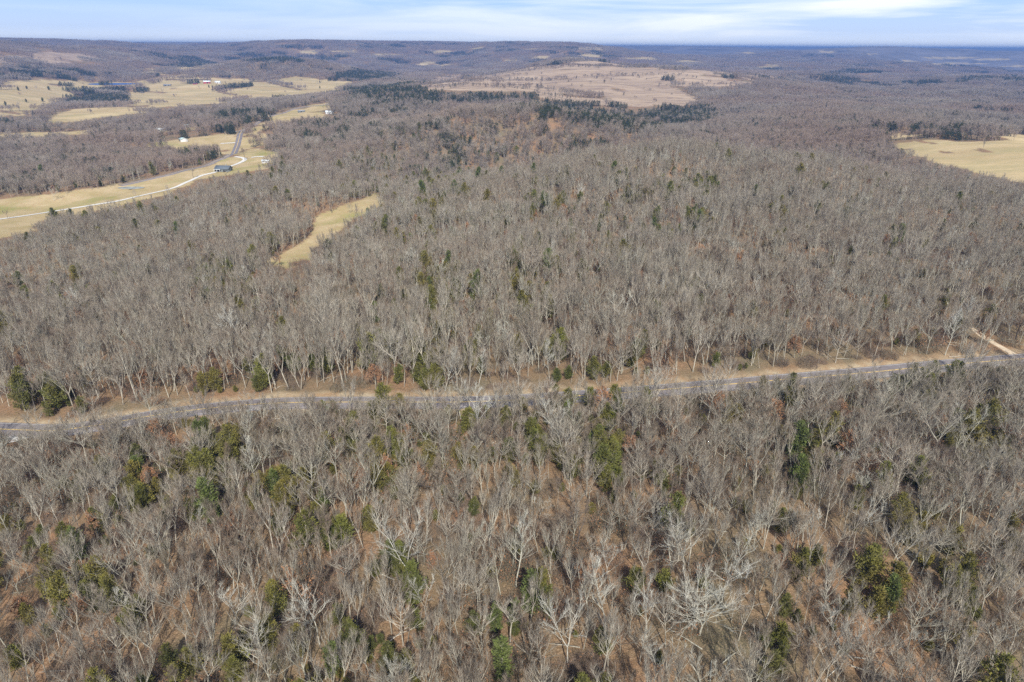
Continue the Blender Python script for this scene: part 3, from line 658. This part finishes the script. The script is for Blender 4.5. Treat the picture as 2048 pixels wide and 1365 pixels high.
BARE = ['grey0', 'grey1', 'grey2', 'grey3', 'grey4', 'grey5', 'grey6', 'grey7', 'grey8', 'pole0', 'pole1', 'white0', 'white1', 'white2', 'leafy0', 'red0', 'dark0']
BPROB = np.array([.12, .08, .12, .12, .04, .12, .04, .10, .10, .06, .06, .012, .006, .012, .04, .04, .05]); BPROB /= BPROB.sum()       # below the road
BPROB2 = np.array([.06, .18, .06, .05, .20, .04, .17, .04, .06, .06, .05, .01, .006, .01, .02, .03, .03]); BPROB2 /= BPROB2.sum()  # the slope above
EVK = ['cedar0', 'cedar1', 'cedar2', 'pine0']
def near_trees():
    r, x, y, z = place(48, 920, 3.95, 11, 12.5, 47)
    D = np.hypot(x, y); k = (r.random(len(x)) > (D-560)/360) & (r.random(len(x)) < np.where(D < 200, 1.0, np.where(D < 450, .86, 1))*np.where(D < 190, np.clip(1.2+.6*vnoise(x/30, y/30, 55), .7, 1), np.clip(1.05+1.0*vnoise(x/38, y/38, 55)+.4*vnoise(x/13, y/13, 56), .4, 1))); x, y, z = x[k], y[k], z[k]
    ev = r.random(len(x)) < evergreen_share(x, y, z)
    var = np.where(ev, 100+r.choice(4, len(x), p=[.36, .3, .28, .06]), np.where((road_distance(x, y, ROAD_NEAR) > 0) | (y > 260), r.choice(len(BARE), len(x), p=BPROB2), r.choice(len(BARE), len(x), p=BPROB)))
    # crowns of the wood differ from stand to stand
    # cedars also stand under the bare crowns where the photo's green patches are
    xe, ye = scatter(r, 48, 620, 4.4, 47); ze = height(xe, ye); q = (r.random(len(xe)) < .62*np.maximum(evergreen_share(xe, ye, ze)-.10, 0)) & (open_land(xe, ye, ze, 9.0) == 0) & ~on_road(xe, ye)
    x = np.concatenate([x, xe[q]]); y = np.concatenate([y, ye[q]]); z = np.concatenate([z, ze[q]]); ne = int(q.sum())
    ev = np.concatenate([ev, np.ones(ne, bool)]); var = np.concatenate([var, 100+r.choice(4, ne, p=[.36, .22, .38, .04])])
    stand = vnoise(x/60, y/60, 21)
    sc = .76*(.55+.45*r.random(len(x))+.35*r.random(len(x))**4)*(1+.35*stand)*(1-.14*np.clip((np.hypot(x, y)-230)/150, 0, 1))*np.where(y > 180, 1.08, .95)*1.12; sc = np.where(ev, sc*(.85+.5*r.random(len(x)))*(1+.30*np.clip((np.hypot(x, y)-330)/150, 0, 1)), sc)
    # low growth on the near shoulder where the road lies open to the slope
    d = road_distance(x, y, ROAD_NEAR); u, v, ok = pix(x, y, z); seg = ((u > 1330) & (u < 2060)) | ((u > 230) & (u < 900)) | (u < 130)
    H = np.where(ev, 9.0, 14.5)*sc; lim = np.where(seg & (r.random(len(x)) < .8), (np.abs(d)-4)*.62+3.0, 99); low = (d < 0) & (d > -30) & (H > lim); sc = np.where(low, sc*lim/H, sc)
    q = ~(low & (sc < .30)) ; x, y, z, var, sc, ev = x[q], y[q], z[q], var[q], sc[q], ev[q]
    if SPECIAL:
        sp = np.array([(a, b) for a, b, h in SPECIAL]); keep = np.ones(len(x), bool)
        for a, b, h in SPECIAL:
            if math.hypot(a, b) < 700: keep &= np.hypot(x-a, y-b) > (2.6 if h < 13 else 3.4)
        a, b = ground_at(1398, 1272)[:2]; keep &= np.hypot(x-a, y-b) > 6.5; keep &= ~((np.abs(x-a*y/b) < 5.5) & (y > b-13) & (y < b))
        x, y, z, var, sc, ev = x[keep], y[keep], z[keep], var[keep], sc[keep], ev[keep]
    u, v, ok = pix(x, y, z); ut, vt, _ = pix(x, y, z+12)
    D = np.sqrt(x*x+y*y+1e4); inside = (u > -25) & (u < 2073) & (vt < 1365) & (vt > 0)
    size = sc/D*np.where(inside, 1, 0)*np.where(v < 1420, 1, .55)
    rz = r.random(len(x))*6.283; tl = r.normal(size=(len(x), 2))*.07
    chosen = np.zeros(len(x), bool)
    for grp, n in ((~ev, 290), (ev, 170)):
        s = np.where(grp, size, 0); chosen[np.argsort(-s)[:n]] = True
    chosen &= size > 0
    names = lambda k: (EVK[k-100] if k >= 100 else BARE[k])
    made = []
    for i in np.nonzero(chosen)[0]:
        k = names(var[i]); made.append((i, k, plant(k, (x[i], y[i], z[i]), rz[i], sc[i], tl[i])))
    # labels: look, then place; those still alike are told apart by their order from the left
    vb = lambda v: 'on the bottom edge' if v > 1290 else 'in the lower woods' if v > 1130 else 'in the mid woods' if v > 980 else 'just below the road' if v > 830 else 'above the road'
    ub = lambda u: ['far left', 'left', 'left of centre', 'just left of centre', 'just right of centre', 'right of centre', 'right', 'far right'][int(np.clip(u/256, 0, 7))]
    keys = {}
    for i, k, o in made:
        sz = 'tall' if sc[i] > .86 else 'medium' if sc[i] > .74 else 'small'
        tone, form = FORM[k]
        if ev[i]: lb = f"{'large' if sc[i] > .85 else 'medium' if sc[i] > .65 else 'small'} {tone} green cedar {vb(v[i])}, {ub(u[i])}"
        else: lb = f"{sz} {tone} {form} tree, {vb(v[i])}, {ub(u[i])}"
        keys.setdefault(lb, []).append((u[i], o, ev[i]))
    ordn = ['first', 'second', 'third', 'fourth', 'fifth', 'sixth', 'seventh', 'eighth', 'ninth', 'tenth', 'eleventh', 'twelfth']
    for lb, lst in keys.items():
        lst.sort(key=lambda t: t[0])
        for n, (_, o, e) in enumerate(lst):
            l2 = lb if len(lst) == 1 else f'{lb}, {ordn[min(n, 11)]} from left'
            tag(o, l2, 'cedar' if e else 'tree', 'evergreens among the bare woods' if e else 'bare trees of the near woods')
    m = ~chosen
    return x[m], y[m], z[m], var[m], sc[m], rz[m], tl[m]
# ---------------------------------------------------------------- woods nobody could count
def instancer(name, pts, rot, scl, var, sources, label, cat):
    me = bpy.data.meshes.new(name); me.vertices.add(len(pts)); me.vertices.foreach_set('co', np.asarray(pts, np.float32).ravel())
    for nm, tp, dat, key in (('rot', 'FLOAT_VECTOR', rot, 'vector'), ('scl', 'FLOAT_VECTOR', scl, 'vector'), ('var', 'INT', var, 'value')):
        a = me.attributes.new(nm, tp, 'POINT'); a.data.foreach_set(key, np.asarray(dat, np.int32 if tp == 'INT' else np.float32).ravel())
    o = bpy.data.objects.new(name, me); COL.objects.link(o)
    ng = bpy.data.node_groups.new(name+'_nodes', 'GeometryNodeTree'); N = ng.nodes; L = ng.links
    ng.interface.new_socket('Geometry', in_out='INPUT', socket_type='NodeSocketGeometry'); ng.interface.new_socket('Geometry', in_out='OUTPUT', socket_type='NodeSocketGeometry')
    gi = N.new('NodeGroupInput'); go = N.new('NodeGroupOutput'); jn = N.new('GeometryNodeJoinGeometry')
    def na(nm, t):
        n = N.new('GeometryNodeInputNamedAttribute'); n.data_type = t; n.inputs[0].default_value = nm; return n.outputs[0]
    ar, as_, av = na('rot', 'FLOAT_VECTOR'), na('scl', 'FLOAT_VECTOR'), na('var', 'INT')
    for i, src in enumerate(sources):
        ip = N.new('GeometryNodeInstanceOnPoints'); L.new(gi.outputs[0], ip.inputs['Points'])
        cp = N.new('FunctionNodeCompare'); cp.data_type = 'INT'; cp.operation = 'EQUAL'
        ins = [s for s in cp.inputs if s.type == 'INT']; L.new(av, ins[0]); ins[1].default_value = i; L.new(cp.outputs[0], ip.inputs['Selection'])
        sj = N.new('GeometryNodeJoinGeometry')
        for ob in src:
            oi = N.new('GeometryNodeObjectInfo'); oi.transform_space = 'ORIGINAL'; oi.inputs['Object'].default_value = ob
            oi.inputs['As Instance'].default_value = False; L.new(oi.outputs['Geometry'], sj.inputs[0])
        L.new(sj.outputs[0], ip.inputs['Instance'])
        er = N.new('FunctionNodeEulerToRotation'); L.new(ar, er.inputs[0]); L.new(er.outputs[0], ip.inputs['Rotation']); L.new(as_, ip.inputs['Scale'])
        L.new(ip.outputs[0], jn.inputs[0])
    L.new(jn.outputs[0], go.inputs[0]); md = o.modifiers.new('woods', 'NODES'); md.node_group = ng
    return tag(o, label, cat, kind='stuff')
NX, NY, NZ, NVAR, NSC, NRZ, NTL = near_trees()
def patches(dmin, dmax, step, seed, clear):
    r, x, y, z = place(dmin, dmax, step, seed, clear, 45)
    if dmin < 600: k = r.random(len(x)) < (np.hypot(x, y)-560)/360; x, y, z = x[k], y[k], z[k]
    e = evergreen_share(x, y, z); g = vnoise(x/420, y/260, 77)+.5*vnoise(x/150, y/110, 78)
    e = np.where((np.hypot(x, y) > 2300) & (g > .26), np.maximum(e, .7), e); cls = (r.random(len(x)) < e).astype(int)
    h = 4.0; gx = (height(x+h, y)-height(x-h, y))/(2*h); gy = (height(x, y+h)-height(x, y-h))/(2*h)
    rot = np.zeros((len(x), 3))
    for i in range(len(x)):
        n = Vector((-gx[i], -gy[i], 1)); q = Vector((0, 0, 1)).rotation_difference(n).to_matrix() @ Matrix.Rotation(r.random()*6.283, 3, 'Z')
        rot[i] = q.to_euler()
    s = .85+.3*r.random(len(x)); return np.column_stack([x, y, z]), rot, np.column_stack([s*0+1, s*0+1, s]), cls, r
def build_woods():
    # near remainder: bare trees and evergreens
    for nm, msk, keys, off, lb, cat in (('bare_woodland', NVAR < 100, BARE, 0, 'grey leafless deciduous woods covering the slopes on both sides of the road', 'woods'),
                                        ('cedar_woodland', NVAR >= 100, EVK, 100, 'scattered dark green cedars growing through the leafless woods', 'woods')):
        n = int(msk.sum()); rot = np.column_stack([NTL[msk], NRZ[msk]]); s = NSC[msk][:, None]*np.ones((1, 3))
        P = [np.column_stack([NX[msk], NY[msk], NZ[msk]])]; R = [rot]; Sc = [s]; Vr = [NVAR[msk]-off]; src = [[PROTO[k]['to'], PROTO[k]['co']] for k in keys]
        for (dmin, dmax, step, seed, clear, nt, ntri, w) in ((560, 1500, 16, 31, 12.5, 15, 105, .11), (1500, 3000, 32, 32, 12, 42, 70, .17), (3000, 6600, 88, 33, 9, 250, 28, .36)):
            p, ro, sc, cls, r = patches(dmin, dmax, step, seed, clear); m = cls == (1 if off else 0); base = len(src)
            for q in range(3):
                g = far_patch(np.random.default_rng(900+seed*7+q+off), step, nt, ntri, w, .85 if off else .02)
                src.append([g.obj('crown', [M['ftwig'], M['fcedar']], None, False)])
            P.append(p[m]); R.append(ro[m]); Sc.append(sc[m]); Vr.append(base+r.integers(0, 3, int(m.sum())))
        instancer(nm, np.vstack(P), np.vstack(R), np.vstack(Sc), np.concatenate(Vr), src, lb, cat)
    # undergrowth and saplings
    r, x, y, z = place(48, 430, 3.5, 51, 2.0, 47, .85); dd = road_distance(x, y, ROAD_NEAR); q = ((dd < 0) | (r.random(len(x)) < .45)) & ((vnoise(x/18, y/18, 91) < .28) | (r.random(len(x)) < .45)); x, y, z = x[q], y[q], z[q]; s = .6+.8*r.random(len(x)); k = len(x)
    k2 = (vnoise(x/25, y/25, 33) > .05).astype(int); bs = [brush(np.random.default_rng(71+i), 380 if i < 2 else 300, 2.8, 2.6 if i < 2 else 3.8, (30, 60, 260, 160)[i]) for i in range(4)]
    src = [[b.obj('brush', [M['twig_r'], M['leaf_b']], None, False)] for b in bs]
    # seedling cedars and fallen sticks go with it
    kk = k2*2+r.integers(0, 2, k); es = evergreen_share(x, y, z); kk = np.where(r.random(k) < np.minimum(es*1.3+.05, .8), 4, kk); kk = np.where(r.random(k) < .035, 5, kk); u, v, ok = pix(x, y, z); kk = np.where((dd[q] < 0) & (r.random(k) < np.interp(u, [0, 700, 1100, 1500, 2048], [.5, .35, .1, .25, .4])*(.6+2*vnoise(x/20, y/20, 97))), 6, kk); s = np.where(kk == 4, .22+.30*r.random(k), s)
    src.append([PROTO['cedar2']['co']]); G = Geo(); rr = np.random.default_rng(5)
    for _ in range(4):
        a = rr.random()*6.28; L = 2+5*rr.random(); c = (rr.random(3)-.5)*np.array([4, 4, 0]); dv = np.array([math.cos(a), math.sin(a), .04])*L
        G.tube(np.array([c+[0, 0, .15], c+dv*.5+[0, 0, .3], c+dv+[0, 0, .2]]), np.array([.11, .08, .03]), 5)
        for b in range(4): G.tube(np.array([c+dv*(.3+.15*b)+[0, 0, .25], c+dv*(.45+.15*b)+rr.normal(size=3)*.7+[0, 0, .8]]), np.array([.04, .01]), 3)
    src.append([G.obj('sticks', [M['bark']], None, False)])
    src.append([brush(np.random.default_rng(79), 200, 2.6, 2.6, 700).obj('brush', [M['twig_r'], M['leaf_g']], None, False)])
    instancer('undergrowth', np.column_stack([x, y, z]), np.column_stack([0*x, 0*x, r.random(k)*6.28]), s[:, None]*np.ones((1, 3)), kk, src, 'brown brush, saplings and rusty leaves under the bare trees', 'brush')
build_woods()
# scattered bushes on the pink hill field and hedgerow trees
def field_bushes():
    r = np.random.default_rng(88); x, y = scatter(r, 1250, 3300, 17, 44); z = height(x, y); k = open_land(x, y, z)
    n1 = vnoise(x/260+4, y/50, 61)+.5*vnoise(x/90, y/25, 62)
    m = ((k == 3) & ((n1 > .17) | (r.random(len(x)) < .03))) | ((k == 2) & (r.random(len(x)) < .02)); x, y, z = x[m], y[m], z[m]
    g = [far_patch(np.random.default_rng(300+q), 15, 7, 70, .3, .15) for q in range(3)]
    s = .35+.35*r.random(len(x))
    instancer('bushes', np.column_stack([x, y, z]), np.column_stack([0*x, 0*x, r.random(len(x))*6.28]), s[:, None]*np.ones((1, 3)), r.integers(0, 3, len(x)), [[q.obj('crown', [M['ftwig'], M['fcedar']], None, False)] for q in g], 'low scrub in broken rows across the open hill field', 'scrub')
field_bushes()
# ---------------------------------------------------------------- buildings
def paint(nm, c, rough=.6): M[nm] = mat(nm, plain(c, rough, .08, .5))
paint('white_siding', (.66, .65, .62)); paint('metal_roof', (.68, .72, .72), .35); paint('green_roof', (.42, .52, .48), .4); paint('slate_roof', (.12, .14, .16)); paint('blue_siding', (.17, .19, .19))
paint('red_siding', (.42, .06, .07)); paint('dark_glass', (.03, .035, .04), .1); paint('brown_roof', (.10, .075, .08)); paint('grey_roof', (.27, .27, .27)); paint('wood_pole', (.30, .25, .20)); paint('pale_log', (.48, .43, .35))
def boxv(x0, x1, y0, y1, z0, z1):
    V = [(x, y, z) for x in (x0, x1) for y in (y0, y1) for z in (z0, z1)]
    return V, [[0, 1, 3, 2], [4, 6, 7, 5], [0, 4, 5, 1], [2, 3, 7, 6], [0, 2, 6, 4], [1, 5, 7, 3]]
def box(name, b, mt, parent):
    V, F = boxv(*b); return link_mesh(name, V, [np.array(F)], mt, parent)
def house(name, u, v, L, W, H, rise, rot, wall, roof, label, cat, doors=(), windows=(), porch=None, chimney=False, dmin=500, dmax=4000, group=None):
    """gabled building, long side L along its local x"""
    p = ground_at(u, v, dmin, dmax); r = empty(name, (p[0], p[1], p[2]-.2), rot); tag(r, label, cat, group)
    l, w = L/2, W/2
    V = [(-l,-w,-1),(l,-w,-1),(l,w,-1),(-l,w,-1),(-l,-w,H),(l,-w,H),(l,w,H),(-l,w,H),(-l,0,H+rise),(l,0,H+rise)]
    link_mesh('wall', V, [np.array([[0,1,5,4],[2,3,7,6]]), np.array([[1,2,6,9,5],[3,0,4,8,7]])], M[wall], r)
    e, t, k = .5, .18, rise/w; zr = H+rise+.05
    V = []
    for x in (-l-e, l+e):
        for y, z in ((-w-e, H-e*k+.05), (0, zr), (w+e, H-e*k+.05), (w+e, H-e*k+.05+t), (0, zr+t), (-w-e, H-e*k+.05+t)): V.append((x, y, z))
    ro = link_mesh('roof', V, [np.array([[0,1,7,6],[1,2,8,7],[3,4,10,9],[4,5,11,10],[2,3,9,8],[5,0,6,11],[0,5,4,1],[1,4,3,2],[6,7,10,11],[7,8,9,10]])], M[roof], r)
    if chimney: box('chimney', (l*.4, l*.4+.8, -.4, .4, H+rise*.6, H+rise+1.2), M['grey_roof'], ro)
    for x, dw, dh in doors: box('door', (x-dw/2, x+dw/2, -w-.06, -w+.02, 0.1, dh), M['dark_glass'], r)
    for x, ww, side in windows:
        y = -w if side < 0 else w; f = box('window', (x-ww/2, x+ww/2, y-.05, y+.05, 1.1, 2.2), M['dark_glass'], r)
        box('sill', (x-ww/2-.1, x+ww/2+.1, y-.12, y+.12, .98, 1.09), M['white_siding'], f)
    if porch:
        x0, x1, d = porch; box('porch_roof', (x0, x1, -w-d, -w-.02, H-.5, H-.32), M['metal_roof'], r)
        for x in (x0+.15, (x0+x1)/2, x1-.15): box('post', (x-.1, x+.1, -w-d+.1, -w-d+.3, -.8, H-.52), M['white_siding'], r)
    return r
house('farm_house', 448, 343, 15, 9, 3.4, 2.6, -.12, 'blue_siding', 'slate_roof', 'dark blue house with white-posted porch beside the gravel drive', 'house', [(-4, 1.1, 2.2), (3, 2.6, 2.3)], [(-6.3, 1.2, -1), (-1.5, 1.2, -1), (5.8, 1.2, -1), (0, 1.4, 1)], (-7.5, -.5, 2.6), True)
house('shed', 367, 283, 13, 9, 3.4, 1.6, -.9, 'white_siding', 'green_roof', 'white metal shed with pale green roof at the pasture edge', 'shed', [(0, 3.2, 2.9)], [(4.5, 1, -1)])
house('barn', 328, 262, 21, 9, 2.9, 2.0, .35, 'white_siding', 'metal_roof', 'long white building with pale metal roof in the left valley woods', 'barn', [(-7, 2.2, 2.4), (3, 1.4, 2.3)], [(8, 1.2, -1)])
house('cabin', 284, 263, 13, 10, 3.0, 2.6, .5, 'blue_siding', 'brown_roof', 'dark brown roofed cabin left of the long white building', 'house', [(0, 1.1, 2.2)], [(-4, 1.2, -1), (4, 1.2, -1)], None, True)
house('shed', 374, 254, 10, 6, 2.8, 1.2, .1, 'white_siding', 'green_roof', 'pale green roofed shed behind trees right of the long white building', 'shed', [(0, 2.4, 2.3)])
house('shed', 532, 326, 8, 3.4, 2.6, .9, -.1, 'white_siding', 'metal_roof', 'small all white shed on the grass right of the dark blue house', 'shed', [(1, 1.1, 2.0)], [(-2.4, 1, -1)])
house('barn', 414, 167, 20, 12, 4.5, 3.4, .5, 'red_siding', 'metal_roof', 'red barn with white roof at the far farm', 'barn', [(0, 4, 3.6)], [(-6, 1.2, -1)])
house('farm_house', 436, 167, 17, 9, 4.2, 2.6, .05, 'white_siding', 'metal_roof', 'white farmhouse right of the red barn at the far farm', 'house', [(0, 2.4, 2.6)], [(-5.5, 1.4, -1), (5.5, 1.4, -1)])
house('shed', 335, 172, 22, 9, 3.2, 1.6, .1, 'blue_siding', 'grey_roof', 'long low grey roofed shed at the left end of the far farm', 'shed', [(-4, 3.4, 2.6), (4, 3.4, 2.6)])
house('shed', 391, 169, 13, 7, 2.6, 1.2, .1, 'red_siding', 'brown_roof', 'low dark shed left of the red barn', 'shed', [(0, 3, 2.1)])
house('farm_house', 659, 228, 13, 9, 3.2, 2.2, .4, 'white_siding', 'metal_roof', 'white house half hidden by trees beside the far end of the road', 'house', [(0, 1.1, 2.2)], [(-4, 1.2, -1), (4, 1.2, -1)])
house('shed', 603, 225, 12, 6, 2.6, 1.2, .2, 'blue_siding', 'grey_roof', 'grey roofed shed left of the white roadside house', 'shed', [(0, 2.4, 2.2)])
def utility_pole(u, v, lb):
    p = ground_at(u, v, 400, 2500); r = empty('utility_pole', tuple(p), .5); tag(r, lb, 'utility pole', 'utility poles along the valley road')
    G = Geo(); G.tube(np.array([[0, 0, -1], [0, 0, 5], [0, 0, 10.5]]), np.array([.19, .17, .13]), 8); G.obj('pole', [M['pale_log']], r); box('crossarm', (-1.2, 1.2, -.08, .08, 9.6, 9.8), M['wood_pole'], r)
utility_pole(452, 279, 'pale utility pole at the field corner left of the road bend'); utility_pole(410, 328, 'utility pole beside cedars below the road bend'); utility_pole(440, 313, 'utility pole in front of the paired cedars left of the road')
def fallen_log(u, v, L, rot, lb):
    p = ground_at(u, v, 60, 900); r = np.random.default_rng(int(u)); G = Geo(); q = np.array([[i*L/6, r.normal()*.12, .25+.12*i/6+r.normal()*.04] for i in range(7)])
    G.tube(q, np.linspace(.14, .05, 7), 7); o = G.obj('fallen_log', [M['pale_log']]); o.location = p; o.rotation_euler = (0, 0, rot); tag(o, lb, 'log', 'fallen logs')
    C = Geo()
    for k in (3, 4, 5):
        d = unit(np.array([.6, (-1)**k*.8, .5])); C.tube(np.array([q[k], q[k]+d*1.0, q[k]+d*1.9+np.array([.3, 0, .2])]), np.array([.07, .05, .02]), 5)
    C.obj('branch', [M['pale_log']], o)
fallen_log(1898, 716, 5.5, .15, 'white fallen log lying on the orange road bank at far right'); fallen_log(1085, 776, 4, .05, 'pale log lying at the foot of trees above the road')
fallen_log(872, 768, 5, .0, 'pale fallen log on leaf litter above the middle of the road'); fallen_log(768, 1295, 6, .9, 'grey broken log leaning in the bottom woods left of centre')
# ---------------------------------------------------------------- air
def build_haze():
    lo, hi, r = -170.0, 140.0, 24100.0
    V, F = boxv(-r, r, -r, r, lo, hi); m = bpy.data.materials.new('air'); m.use_nodes = True; nt = m.node_tree
    for n in list(nt.nodes): nt.nodes.remove(n)
    o = nt.nodes.new('ShaderNodeOutputMaterial'); vol = nt.nodes.new('ShaderNodeVolumePrincipled')
    vol.inputs['Color'].default_value = (.20, .38, .80, 1); vol.inputs['Density'].default_value = HAZE; vol.inputs['Anisotropy'].default_value = 0.2
    nt.links.new(vol.outputs[0], o.inputs['Volume'])
    tag(link_mesh('haze', V, [np.array(F)], m), kind='stuff')
HAZE = 0.00014
build_haze()
